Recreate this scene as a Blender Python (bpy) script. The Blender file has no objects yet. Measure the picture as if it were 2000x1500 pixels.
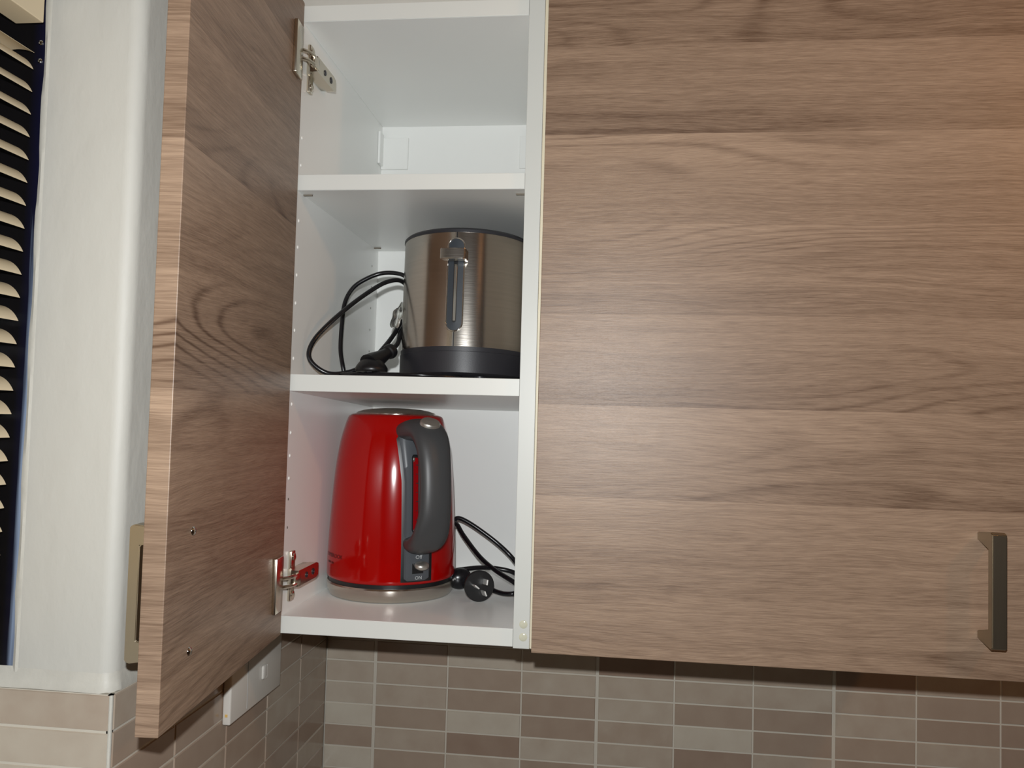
import bpy, bmesh, math, random
from mathutils import Vector, Matrix
random.seed(7)
SC = bpy.context.scene
COL = SC.collection
PI = math.pi

# ------------------------------------------------------------------ camera
cam_d = bpy.data.cameras.new('camera'); cam = bpy.data.objects.new('camera', cam_d); COL.objects.link(cam)
Rr = [[0.9932131760801587, -0.11430177701764116, -0.02151024480039688],
      [0.11324140819115994, 0.9925322983433409, -0.045343359118710756],
      [0.026532439232883512, 0.04259977131270442, 0.9987398505879589]]   # columns right, forward, up
cam.matrix_world = Matrix(((Rr[0][0], Rr[0][2], -Rr[0][1], 0.08844),
                           (Rr[1][0], Rr[1][2], -Rr[1][1], -0.83761),
                           (Rr[2][0], Rr[2][2], -Rr[2][1], 0.23516), (0, 0, 0, 1)))
cam_d.sensor_fit = 'HORIZONTAL'; cam_d.sensor_width = 36; cam_d.lens = 1575.3 / 2000 * 36; cam_d.clip_start = 0.01
SC.camera = cam
# ------------------------------------------------------------------ exposure, world, lights
SC.view_settings.view_transform = 'Standard'; SC.view_settings.look = 'None'
SC.view_settings.gamma = 1; SC.view_settings.use_curve_mapping = False
SC.view_settings.exposure = 0.0
w = bpy.data.worlds.new('world'); SC.world = w; w.use_nodes = True
w.node_tree.nodes['Background'].inputs[0].default_value = (0.9, 0.6, 0.4, 1)
w.node_tree.nodes['Background'].inputs[1].default_value = 0.0
def light(name, kind, loc, power, col, size):
    d = bpy.data.lights.new(name, kind); d.energy = power; d.color = col
    if kind == 'POINT' or kind == 'SPOT': d.shadow_soft_size = size
    else: d.size = size
    o = bpy.data.objects.new(name, d); o.location = loc; COL.objects.link(o); return o
light('camera_flash', 'POINT', (0.0785, -0.8450, 0.2870), 23.5, (0.965, 0.99, 1.0), 0.006)
light('warm_kitchen_lamp', 'POINT', (0.86, -0.50, 0.70), 3.6, (1.0, 0.48, 0.17), 0.03)
light('added_room_fill', 'POINT', (0.9, -1.5, 0.9), 0.3, (1.0, 0.50, 0.22), 0.10)  # unseen source added as weak warm fill inside the closed room

# ------------------------------------------------------------------ materials
def lin(c):
    return tuple(((v / 255) / 12.92 if v / 255 <= 0.04045 else ((v / 255 + 0.055) / 1.055) ** 2.4) for v in c) + (1,)
def mat(name, col, rough=0.5, metal=0.0, bump=None, spec=None, coat=0, aniso=None, trans=0, ior=None, noise=None):
    m = bpy.data.materials.new(name); m.use_nodes = True; nt = m.node_tree; b = nt.nodes['Principled BSDF']
    b.inputs['Base Color'].default_value = col if len(col) == 4 else tuple(col) + (1,)
    b.inputs['Roughness'].default_value = rough; b.inputs['Metallic'].default_value = metal
    if spec is not None: b.inputs['Specular IOR Level'].default_value = spec
    if coat: b.inputs['Coat Weight'].default_value = coat; b.inputs['Coat Roughness'].default_value = 0.06
    if trans: b.inputs['Transmission Weight'].default_value = trans
    if ior: b.inputs['IOR'].default_value = ior
    tc = nt.nodes.new('ShaderNodeTexCoord')
    if noise:   # (scale vec, amount) small tone variation of the surface colour
        mp = nt.nodes.new('ShaderNodeMapping'); mp.inputs['Scale'].default_value = noise[0]
        n = nt.nodes.new('ShaderNodeTexNoise'); n.inputs['Scale'].default_value = 1; n.inputs['Detail'].default_value = 4
        r = nt.nodes.new('ShaderNodeMapRange'); r.inputs[1].default_value = 0.3; r.inputs[2].default_value = 0.7
        r.inputs[3].default_value = 1 - noise[1]; r.inputs[4].default_value = 1 + noise[1]
        mx = nt.nodes.new('ShaderNodeVectorMath'); mx.operation = 'SCALE'; mx.inputs[0].default_value = tuple(col)[:3]
        nt.links.new(tc.outputs['Object'], mp.inputs[0]); nt.links.new(mp.outputs[0], n.inputs[0])
        nt.links.new(n.outputs[0], r.inputs[0]); nt.links.new(r.outputs[0], mx.inputs['Scale'])
        nt.links.new(mx.outputs[0], b.inputs['Base Color'])
    if bump:    # (scale vec, distance)
        mp = nt.nodes.new('ShaderNodeMapping'); mp.inputs['Scale'].default_value = bump[0]
        n = nt.nodes.new('ShaderNodeTexNoise'); n.inputs['Scale'].default_value = 1; n.inputs['Detail'].default_value = 5
        bp = nt.nodes.new('ShaderNodeBump'); bp.inputs['Distance'].default_value = bump[1]; bp.inputs['Strength'].default_value = 1
        nt.links.new(tc.outputs['Object'], mp.inputs[0]); nt.links.new(mp.outputs[0], n.inputs[0])
        nt.links.new(n.outputs[0], bp.inputs['Height']); nt.links.new(bp.outputs[0], b.inputs['Normal'])
    return m
M = {}
M['white'] = mat('white_melamine', lin((247, 248, 245)), 0.28, spec=0.4)
M['white_edge'] = mat('white_edge_tape', lin((226, 227, 221)), 0.4, noise=((6, 6, 6), 0.02))
M['dimmed_edge'] = mat('flash_dimmed_edge_tape', lin((212, 213, 207)), 0.4)  # copy of the edge tape, greyed to offset the strong flash on the divider
M['cream_edge'] = mat('cream_edge_tape', lin((226, 216, 190)), 0.5)
M['paint'] = mat('painted_plaster', lin((205, 203, 195)), 0.55, bump=((30, 30, 16), 0.0016), noise=((5, 5, 3), 0.015))
M['caulk'] = mat('white_caulk', lin((206, 203, 193)), 0.5, bump=((120, 120, 120), 0.0005), noise=((60, 60, 60), 0.05))
M['grout'] = mat('tile_grout', lin((205, 198, 184)), 0.8)
M['room'] = mat('far_room_paint', lin((84, 62, 42)), 0.8, noise=((2, 2, 2), 0.05))
M['floor'] = mat('dark_floor', lin((96, 70, 50)), 0.4, noise=((3, 14, 3), 0.2))
M['steel'] = mat('brushed_steel', (0.52, 0.48, 0.43, 1), 0.20, 1.0, bump=((20, 20, 1500), 0.00004), noise=((2, 2, 300), 0.05))
M['handle'] = mat('brushed_nickel', (0.42, 0.36, 0.27, 1), 0.36, 1.0, bump=((400, 400, 25), 0.00005))
M['button'] = mat('satin_silver', (0.60, 0.57, 0.52, 1), 0.36, 0.9)
M['pin'] = mat('satin_metal_pin', (0.85, 0.85, 0.82, 1), 0.45, 0.8)
M['chrome'] = mat('chrome', (0.8, 0.8, 0.78, 1), 0.08, 1.0)
M['hinge'] = mat('nickel_hinge', (0.66, 0.60, 0.50, 1), 0.25, 1.0)
M['red'] = mat('red_enamel', (0.36, 0.0015, 0.0008, 1), 0.13, spec=0.36, coat=0.10)
M['black'] = mat('black_plastic', (0.008, 0.008, 0.009, 1), 0.35)
M['cord'] = mat('black_cord', (0.006, 0.006, 0.008, 1), 0.25)
M['char'] = mat('charcoal_plastic', (0.021, 0.021, 0.026, 1), 0.42, bump=((900, 900, 900), 0.00005))
M['grey'] = mat('soft_grey_plastic', (0.055, 0.056, 0.058, 1), 0.42)
M['panel'] = mat('slate_plastic', (0.075, 0.082, 0.092, 1), 0.38)
M['slot'] = mat('blue_grey_plastic', (0.028, 0.036, 0.046, 1), 0.4)
M['window_red'] = mat('red_water_window', (0.28, 0.004, 0.006, 1), 0.12, coat=0.5)
M['print'] = mat('pale_print', lin((190, 192, 192)), 0.5)
M['mark'] = mat('dark_print', (0.03, 0.004, 0.003, 1), 0.5)
M['switch'] = mat('switch_plastic', lin((226, 222, 214)), 0.3)
M['amber'] = mat('amber_lens', lin((230, 190, 110)), 0.3)
M['navy'] = None
M['blind'] = mat('cream_blind', lin((214, 196, 164)), 0.4)
M['night'] = mat('night_glass', (0.004, 0.004, 0.006, 1), 0.05, spec=0.5)
M['dot'] = mat('yellowed_bumper', lin((214, 212, 190)), 0.15, coat=0.5)
M['plughole'] = mat('white_hole_plug', lin((250, 250, 246)), 0.3)
M['hole'] = mat('drilled_hole', lin((120, 112, 100)), 0.7)
M['wrap'] = mat('clear_plastic_wrap', (0.80, 0.80, 0.76, 1), 0.05, trans=0.97, ior=1.3)

def wood(name, c_lo, c_hi, seed, rough=0.42):
    """oak-look laminate: grain along local X, planks stacked along local Z"""
    m = bpy.data.materials.new(name); m.use_nodes = True; nt = m.node_tree; b = nt.nodes['Principled BSDF']
    N = nt.nodes.new; K = nt.links.new
    def math_(op, a, b_=None, c=None):
        n = N('ShaderNodeMath'); n.operation = op
        for i, v in enumerate((a, b_, c)):
            if v is None: continue
            if isinstance(v, (int, float)): n.inputs[i].default_value = v
            else: K(v, n.inputs[i])
        return n.outputs[0]
    tc = N('ShaderNodeTexCoord'); sx = N('ShaderNodeSeparateXYZ'); K(tc.outputs['Object'], sx.inputs[0])
    x, z = sx.outputs[0], sx.outputs[2]
    xx = math_('ADD', x, math_('MULTIPLY', sx.outputs[1], 0.6))
    u = math_('DIVIDE', math_('SUBTRACT', z, 0.066 - 0.0923 * 3), 0.0923)
    idx = math_('FLOOR', u); fr = math_('SUBTRACT', u, idx)
    wn = N('ShaderNodeTexWhiteNoise'); wn.noise_dimensions = '1D'; K(math_('ADD', idx, seed), wn.inputs['W'])
    rnd = wn.outputs[0]
    def noise(sxv, szv, off, det=3, dist=0.0, rgh=0.5):
        cb = N('ShaderNodeCombineXYZ'); K(math_('MULTIPLY', xx, sxv), cb.inputs[0]); K(math_('MULTIPLY', z, szv), cb.inputs[2])
        K(math_('MULTIPLY', rnd, off), cb.inputs[1])
        n = N('ShaderNodeTexNoise'); n.inputs['Scale'].default_value = 1; n.inputs['Detail'].default_value = det
        n.inputs['Roughness'].default_value = rgh; n.inputs['Distortion'].default_value = dist
        K(cb.outputs[0], n.inputs[0]); return n.outputs[0]
    base = noise(2.0, 9, 37, 2)
    wob = noise(3.2, 13, 71, 2)                        # slow bending of the grain lines
    z_keep = z
    z = math_('ADD', z, math_('MULTIPLY', math_('SUBTRACT', wob, 0.5), 0.030))
    fine = noise(42, 1250, 3, 3, 0, 0.7)
    fine2 = noise(9, 420, 7, 3)
    bands = noise(1.4, 70, 19, 3)
    cath = noise(1.3, 8, 91, 1)                        # contour lines of this make the cathedral grain
    warp = math_('ADD', math_('MULTIPLY', cath, 150), math_('MULTIPLY', noise(6, 40, 11, 2), 3.0))
    rings = math_('POWER', math_('MULTIPLY', math_('ADD', math_('SINE', warp), 1), 0.5), 5.0)
    patch = noise(1.6, 12, 53, 1)
    rings = math_('MULTIPLY', rings, math_('MAXIMUM', math_('MULTIPLY_ADD', patch, 4.0, -1.75), 0.10))
    t = math_('MULTIPLY_ADD', math_('SUBTRACT', base, 0.5), 0.55, 0.53)
    t = math_('ADD', t, math_('MULTIPLY', math_('SUBTRACT', bands, 0.5), 0.42))
    t = math_('ADD', t, math_('MULTIPLY', math_('SUBTRACT', rnd, 0.5), 0.18))
    t = math_('ADD', t, math_('MULTIPLY', math_('SUBTRACT', fr, 0.5), 0.14))
    t = math_('ADD', t, math_('MULTIPLY', math_('SUBTRACT', fine, 0.5), 1.15))
    t = math_('ADD', t, math_('MULTIPLY', math_('SUBTRACT', fine2, 0.5), 0.45))
    t = math_('SUBTRACT', t, math_('MULTIPLY', rings, 0.34))
    cr = N('ShaderNodeValToRGB'); K(t, cr.inputs[0])
    cr.color_ramp.elements[0].position = 0.0; cr.color_ramp.elements[0].color = c_lo
    cr.color_ramp.elements[1].position = 1.0; cr.color_ramp.elements[1].color = c_hi
    K(cr.outputs[0], b.inputs['Base Color'])
    bp = N('ShaderNodeBump'); bp.inputs['Distance'].default_value = 0.00012; K(fine, bp.inputs['Height']); K(bp.outputs[0], b.inputs['Normal'])
    b.inputs['Roughness'].default_value = rough; b.inputs['Specular IOR Level'].default_value = 0.45
    return m
M['wood'] = wood('oak_laminate', lin((91, 68, 52)), lin((174, 148, 125)), 3.0)
M['wood_open'] = wood('oak_laminate_open_door', lin((91, 68, 52)), lin((174, 148, 125)), 11.0)

def tile_mat(name):
    m = bpy.data.materials.new(name); m.use_nodes = True; nt = m.node_tree; b = nt.nodes['Principled BSDF']
    N = nt.nodes.new; K = nt.links.new
    at = N('ShaderNodeAttribute'); at.attribute_name = 'tone'
    cr = N('ShaderNodeValToRGB'); e = cr.color_ramp.elements
    e[0].position = 0; e[0].color = lin((152, 130, 114)); e[1].position = 1; e[1].color = lin((206, 198, 182))
    k = cr.color_ramp.elements.new(0.45); k.color = lin((172, 154, 137))
    tc = N('ShaderNodeTexCoord'); n = N('ShaderNodeTexNoise'); n.inputs['Scale'].default_value = 35; n.inputs['Detail'].default_value = 6
    ad = N('ShaderNodeMath'); ad.operation = 'MULTIPLY_ADD'; ad.inputs[1].default_value = 0.35; K(n.outputs[0], ad.inputs[0])
    sb = N('ShaderNodeMath'); sb.operation = 'SUBTRACT'; sb.inputs[1].default_value = 0.175; K(at.outputs['Fac'], sb.inputs[0])
    K(sb.outputs[0], ad.inputs[2]); K(tc.outputs['Object'], n.inputs[0]); K(ad.outputs[0], cr.inputs[0]); K(cr.outputs[0], b.inputs['Base Color'])
    b.inputs['Roughness'].default_value = 0.16
    return m
M['tile'] = tile_mat('taupe_glazed_tile')

def navy_mat():
    m = bpy.data.materials.new('navy_frame_with_paint_smears'); m.use_nodes = True; nt = m.node_tree; b = nt.nodes['Principled BSDF']
    N = nt.nodes.new; K = nt.links.new
    tc = N('ShaderNodeTexCoord'); mp = N('ShaderNodeMapping'); mp.inputs['Scale'].default_value = (230, 230, 7)
    n = N('ShaderNodeTexNoise'); n.inputs['Scale'].default_value = 1; n.inputs['Detail'].default_value = 3
    K(tc.outputs['Object'], mp.inputs[0]); K(mp.outputs[0], n.inputs[0])
    sx = N('ShaderNodeSeparateXYZ'); K(tc.outputs['Object'], sx.inputs[0])
    r1 = N('ShaderNodeMapRange'); K(sx.outputs[0], r1.inputs[0])      # towards the plaster edge
    r1.inputs[1].default_value = -0.4185; r1.inputs[2].default_value = -0.4035
    r2 = N('ShaderNodeMapRange'); K(sx.outputs[2], r2.inputs[0])      # more overpainting low down
    r2.inputs[1].default_value = 0.42; r2.inputs[2].default_value = 0.20; r2.inputs[3].default_value = 0.45; r2.inputs[4].default_value = 1.0
    mu = N('ShaderNodeMath'); mu.operation = 'MULTIPLY'; K(r1.outputs[0], mu.inputs[0]); K(r2.outputs[0], mu.inputs[1])
    ad = N('ShaderNodeMath'); ad.operation = 'ADD'; K(mu.outputs[0], ad.inputs[0]); K(n.outputs[0], ad.inputs[1])
    r3 = N('ShaderNodeMapRange'); K(ad.outputs[0], r3.inputs[0]); r3.inputs[1].default_value = 0.90; r3.inputs[2].default_value = 1.35
    mx = N('ShaderNodeMix'); mx.data_type = 'RGBA'; K(r3.outputs[0], mx.inputs[0])
    r4 = N('ShaderNodeMix'); r4.data_type = 'RGBA'; K(r1.outputs[0], r4.inputs[0]); r4.inputs[6].default_value = (0.0022, 0.0016, 0.0022, 1); r4.inputs[7].default_value = (0.003, 0.0035, 0.028, 1)
    K(r4.outputs[2], mx.inputs[6])
    mx.inputs[7].default_value = lin((140, 156, 182))
    K(mx.outputs[2], b.inputs['Base Color']); b.inputs['Roughness'].default_value = 0.45
    return m
M['navy'] = navy_mat()

# ------------------------------------------------------------------ mesh helpers
def bx(bm, x0, x1, y0, y1, z0, z1, bev=0.0, seg=2):
    vs = [bm.verts.new((x, y, z)) for x in (x0, x1) for y in (y0, y1) for z in (z0, z1)]
    fs = [bm.faces.new([vs[i] for i in f]) for f in ((0, 1, 3, 2), (4, 6, 7, 5), (0, 4, 5, 1), (2, 3, 7, 6), (0, 2, 6, 4), (1, 5, 7, 3))]
    if bev > 0:
        es = list({e for f in fs for e in f.edges})
        bmesh.ops.bevel(bm, geom=es, offset=bev, segments=seg, profile=0.5, affect='EDGES')
    return fs
def prism(bm, pts, a, b, axis='y'):
    """closed outline pts extruded from a to b along axis; pts are the two other coordinates in order"""
    def P(p, t):
        return {'x': (t, p[0], p[1]), 'y': (p[0], t, p[1]), 'z': (p[0], p[1], t)}[axis]
    A = [bm.verts.new(P(p, a)) for p in pts]; B = [bm.verts.new(P(p, b)) for p in pts]
    n = len(pts)
    bm.faces.new(A); bm.faces.new(B[::-1])
    for i in range(n): bm.faces.new((A[i], B[i], B[(i + 1) % n], A[(i + 1) % n]))
def lathe(bm, prof, n=96, c=(0, 0, 0), cap0=True, cap1=True):
    rings = []
    for r, z in prof:
        rings.append([bm.verts.new((c[0] + r * math.cos(2 * PI * i / n), c[1] + r * math.sin(2 * PI * i / n), c[2] + z)) for i in range(n)])
    for a, b in zip(rings, rings[1:]):
        for i in range(n): bm.faces.new((a[i], a[(i + 1) % n], b[(i + 1) % n], b[i]))
    if cap0: bm.faces.new(rings[0][::-1])
    if cap1: bm.faces.new(rings[-1])
def catmull(pts, k=8):
    pts = [Vector(p) for p in pts]; out = []
    P = [pts[0] * 2 - pts[1]] + pts + [pts[-1] * 2 - pts[-2]]
    for i in range(1, len(P) - 2):
        for s in range(k):
            t = s / k; a, b, c, d = P[i - 1:i + 3]
            out.append(0.5 * ((2 * b) + (c - a) * t + (2 * a - 5 * b + 4 * c - d) * t * t + (3 * b - a - 3 * c + d) * t ** 3))
    out.append(pts[-1]); return out
def tube(bm, pts, r, n=12, rad=None):
    """round tube along points; rad optional list of radii"""
    rings = []; N = None
    for i, p in enumerate(pts):
        t = (pts[min(i + 1, len(pts) - 1)] - pts[max(i - 1, 0)]).normalized()
        if N is None: N = t.orthogonal().normalized()
        N = (N - t * N.dot(t)).normalized(); B = t.cross(N)
        rr = rad[i] if rad else r
        rings.append([bm.verts.new(p + rr * (math.cos(2 * PI * j / n) * N + math.sin(2 * PI * j / n) * B)) for j in range(n)])
    for a, b in zip(rings, rings[1:]):
        for j in range(n): bm.faces.new((a[j], a[(j + 1) % n], b[(j + 1) % n], b[j]))
    bm.faces.new(rings[0][::-1]); bm.faces.new(rings[-1])
def obj(name, bm, m, parent=None, smooth=False, kind=None, label=None, cat=None, group=None, loc=None, xf=None):
    if xf is not None: bm.transform(xf)
    bmesh.ops.recalc_face_normals(bm, faces=bm.faces)
    me = bpy.data.meshes.new(name); bm.to_mesh(me); bm.free()
    for x in (m if isinstance(m, (list, tuple)) else [m]): me.materials.append(x)
    if smooth:
        for p in me.polygons: p.use_smooth = True
        try: me.set_sharp_from_angle(angle=math.radians(38))
        except Exception: pass
    o = bpy.data.objects.new(name, me); COL.objects.link(o)
    if parent: o.parent = parent
    if loc: o.location = loc
    for k, v in (('kind', kind), ('label', label), ('category', cat), ('group', group)):
        if v: o[k] = v
    return o
def thing(name, label, cat, loc=(0, 0, 0), rot=(0, 0, 0), group=None):
    o = bpy.data.objects.new(name, None); COL.objects.link(o); o.location = loc; o.rotation_euler = rot
    o.empty_display_size = 0.05
    o['label'] = label; o['category'] = cat
    if group: o['group'] = group
    return o
def B(): return bmesh.new()
def text_mesh(s, size, depth=0.0):
    c = bpy.data.curves.new('t', 'FONT'); c.body = s; c.size = size; c.align_x = 'CENTER'; c.align_y = 'CENTER'; c.resolution_u = 3
    o = bpy.data.objects.new('t', c); COL.objects.link(o)
    bpy.context.view_layer.update()
    me = bpy.data.meshes.new_from_object(o.evaluated_get(bpy.context.evaluated_depsgraph_get()))
    bpy.data.objects.remove(o); bpy.data.curves.remove(c)
    bm = B(); bm.from_mesh(me); bpy.data.meshes.remove(me)
    bmesh.ops.triangulate(bm, faces=bm.faces)
    if depth > 0:
        g = bmesh.ops.extrude_face_region(bm, geom=list(bm.faces))
        for v in g['geom']:
            if isinstance(v, bmesh.types.BMVert): v.co.z += depth
    return bm

# ------------------------------------------------------------------ the room
XC = -0.3125; DW = 0.336; YF = -0.1984; TS = 0.1083; TR = 0.0312; Z0 = -0.1594
XP = -0.3160; YP = -0.1950                                    # painted faces, slightly behind the tile faces
ZT = Z0 + 5 * TR                                               # top of the tiling beside the window
bm = B(); bx(bm, -0.60, 2.3, DW + 0.006, DW + 0.12, -1.45, 1.05); wall_back = obj('wall_back', bm, M['paint'], kind='structure')
# the pier between window and cabinets, rounded painted arris
bm = B(); r = 0.012; pts = [(-0.4050, YP), ]
for i in range(9):
    a = -PI / 2 + i / 8 * PI / 2; pts.append((XP - r + r * math.cos(a), YP + r + r * math.sin(a)))
pts += [(XP, DW + 0.006), (-0.60, DW + 0.006), (-0.60, YP + 0.004), (-0.4050, YP + 0.004)]
prism(bm, pts, -1.45, 1.05, 'z'); wall_left = obj('wall_left', bm, M['paint'], kind='structure', smooth=True)
# wall beside / below the window, runs towards the viewer
bm = B(); bx(bm, -0.60, -0.4220, -1.75, YP + 0.002, -1.45, 0.0065)
bx(bm, -0.60, -0.4220, -3.2, -1.75, -1.45, 1.05); bx(bm, -0.60, -0.4220, -1.75, YP + 0.002, 0.80, 1.05)
obj('wall_window', bm, M['paint'], kind='structure')
bm = B(); bx(bm, XP, 2.18, 0.014, DW + 0.006, 0.6838, 1.05); obj('trim_1', bm, M['paint'], kind='structure')
bm = B(); bx(bm, 2.18, 2.3, -3.2, DW + 0.006, -1.45, 1.05); obj('wall_right', bm, M['room'], kind='structure')
bm = B(); bx(bm, -0.60, 2.3, -3.3, -3.2, -1.45, 1.05); obj('wall_front', bm, M['room'], kind='structure')
bm = B(); bx(bm, -0.60, 2.3, -3.3, DW + 0.12, -1.50, -1.45); obj('floor', bm, M['floor'], kind='structure')
bm = B(); bx(bm, -0.60, 2.3, -3.3, DW + 0.12, 1.05, 1.10); obj('ceiling', bm, M['room'], kind='structure')

# glazed tiles: bevelled tile faces over a grout bed; one tone per tile
TONES = {  # column from the corner tile (-1), rows from the one under the cabinet downwards
    1: [.7, .25, .75, .7, .05, .5, .5, .05, .5, .5], 0: [.65, .6, .4, .62, .65, .58, .6, .5, .35, .3],
    -1: [.75, .62, .35, .3, .65, .35, .3, .62, .28, .2], -2: [.95, .4, .85, .3, .5, .85, .28, .4, .6, .2],
    -3: [.35, .6, .08, .7, .6, .1, .55, .3, .4, .5], -4: [.9, .4, .6, .3, .55, .2, .5, .6, .3, .5]}
def tiles(name, cells, parent):
    """cells: list of (origin, udir, w, h, normal, tone, gap_u0)"""
    bm = B(); lay = bm.loops.layers.float_color.new('tone')
    for o, u, wd, h, nrm, tone in cells:
        o = Vector(o); u = Vector(u); nrm = Vector(nrm); zz = Vector((0, 0, 1)); e = 0.0010
        P = [o, o + u * wd, o + u * wd + zz * h, o + zz * h]
        Q = [o + u * e + zz * e, o + u * (wd - e) + zz * e, o + u * (wd - e) + zz * (h - e), o + u * e + zz * (h - e)]
        lo = [bm.verts.new(p) for p in P]; hi = [bm.verts.new(q + nrm * 0.0016) for q in Q]
        fs = [bm.faces.new(hi)] + [bm.faces.new((lo[i], lo[(i + 1) % 4], hi[(i + 1) % 4], hi[i])) for i in range(4)]
        for f in fs:
            for l in f.loops: l[lay] = (tone, tone, tone, 1)
    return obj(name, bm, M['tile'], parent)
rnd = random.Random(4)
g = 0.0008
cells = []; x0 = -0.2381
for row in range(-30, 5):
    zb = Z0 + row * TR + g
    for c in range(-1, 22):
        xa = XC if c < 0 else x0 + c * TS; xb = x0 + (c + 1) * TS if c >= 0 else x0
        ga = 0.0020 if c % 3 == 0 else g; gb = 0.0020 if (c + 1) % 3 == 0 else g
        t = TONES[row][c + 1] if row in TONES and c + 1 < 10 else rnd.choice([.1, .3, .4, .5, .6, .7, .85])
        cells.append(((xa + ga, DW + 0.0016, zb), (1, 0, 0), xb - xa - ga - gb, TR - 2 * g, (0, -1, 0), t))
tb = tiles('tile_cladding', cells, wall_back)
bm = B(); bx(bm, XC, 2.18, DW + 0.0012, DW + 0.006, -1.45, Z0 + 6 * TR); obj('grout_bed', bm, M['grout'], wall_back)
cells = []
LR = {4: [.35, .35, .35, .35, .35, .35], }
for row in range(-30, 5):
    zb = Z0 + row * TR + g
    for c in range(-1, 4):
        yb = DW if c < 0 else 0.2318 - c * TS; ya = 0.2318 - (c + 1) * TS if c >= 0 else 0.2318
        if c == 3: ya = YF + 0.003
        t = rnd.choice([.2, .35, .4, .5, .55, .6]) if c < 3 else rnd.choice([.3, .5, .4, .55])
        cells.append(((XC - 0.0016, ya + g, zb), (0, 1, 0), yb - ya - 2 * g, TR - 2 * g, (1, 0, 0), t))
    t = {4: .55, 3: .75, 2: .8}.get(row, .6)
    cells.append(((-0.4205, YF + 0.0016, zb), (1, 0, 0), 0.4205 + XC - 0.0024, TR - 2 * g, (0, -1, 0), t))
tiles('tile_cladding', cells, wall_left)
bm = B(); bx(bm, XP - 0.001, XC - 0.0012, YF + 0.0012, DW + 0.004, -1.45, ZT - 0.0004)
bx(bm, -0.4220, XC - 0.0012, YF + 0.0012, YP + 0.002, -1.45, ZT - 0.0004); obj('grout_bed', bm, M['grout'], wall_left)
bm = B(); bx(bm, XC - 0.0030, XC + 0.0002, YF - 0.0002, YF + 0.0030, -1.45, ZT - 0.0006, 0.0012); obj('corner_bead', bm, M['caulk'], wall_left)
# hand-smoothed filler between tiling and paint
bm = B(); pr = [(0.0, -0.0035), (0.0030, -0.0032), (0.0031, -0.001), (0.0022, 0.003), (0.0011, 0.007), (0.0003, 0.012), (0, 0.014)]
path = [(-0.4220, YP, 0, -1), (-0.38, YP, 0, -1), (XP - 0.012, YP, 0, -1)]
for i in range(1, 8):
    a = -PI / 2 + i / 8 * PI / 2; path.append((XP - 0.012 + 0.012 * math.cos(a), YP + 0.012 + 0.012 * math.sin(a), math.cos(a), math.sin(a)))
path += [(XP, YP + 0.012, 1, 0), (XP, -0.10, 1, 0), (XP, 0.02, 1, 0), (XP, DW, 1, 0)]
R_ = []
for k, (x, y, nx, ny) in enumerate(path):
    R_.append([bm.verts.new((x + nx * (d * (1.0 + 0.12 * math.sin(k * 2.3)) - 0.0002), y + ny * d - ny * 0.0002, z + 0.0004 * math.sin(k * 1.7))) for d, z in pr])
for a, b in zip(R_, R_[1:]):
    for i in range(len(pr) - 1): bm.faces.new((a[i], b[i], b[i + 1], a[i + 1]))
obj('filler_bead', bm, M['caulk'], wall_left, smooth=True)

# window in the left wall: navy jamb with stray paint, sill, night-dark glass
bm = B(); bx(bm, -0.520, -0.4050, YP + 0.001, YP + 0.004, 0.0085, 0.80); win = obj('window_1', bm, M['navy'], kind='structure')
bm = B(); bx(bm, -0.530, -0.520, -1.75, YP + 0.004, 0.0085, 0.80); obj('window_pane', bm, M['night'], win)
bm = B(); bx(bm, -0.530, -0.4225, -1.75, YP + 0.0005, 0.0066, 0.0085); obj('window_sill', bm, M['caulk'], win)
bm = B()
pp = []
rr = random.Random(2)
zz = 0.0095
while zz < 0.80:
    pp.append(zz); zz += rr.uniform(0.006, 0.03)
L1 = []
for z in pp:
    wv = 0.0016 * math.sin(z * 61) + rr.uniform(-0.0006, 0.0006)
    L1.append((bm.verts.new((-0.4052 - 0.0014 + wv * 0.5, YP + 0.0004, z)), bm.verts.new((-0.4030, YP - 0.0010, z)), bm.verts.new((-0.4005, YP - 0.0002, z))))
for a, b in zip(L1, L1[1:]):
    bm.faces.new((a[0], a[1], b[1], b[0])); bm.faces.new((a[1], a[2], b[2], b[1]))
obj('sealant_bead', bm, M['caulk'], win, smooth=True)
for z in (0.5540, 0.5378):
    bm = B(); lathe(bm, [(0.0022, 0), (0.0022, 0.0008), (0.0014, 0.0014), (0.0012, 0.0006)], 20)
    obj('bracket_screw', bm, M['chrome'], win, smooth=True, xf=Matrix.Translation((-0.4103, YP + 0.001, z)) @ Matrix.Rotation(PI / 2, 4, 'X'))

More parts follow.
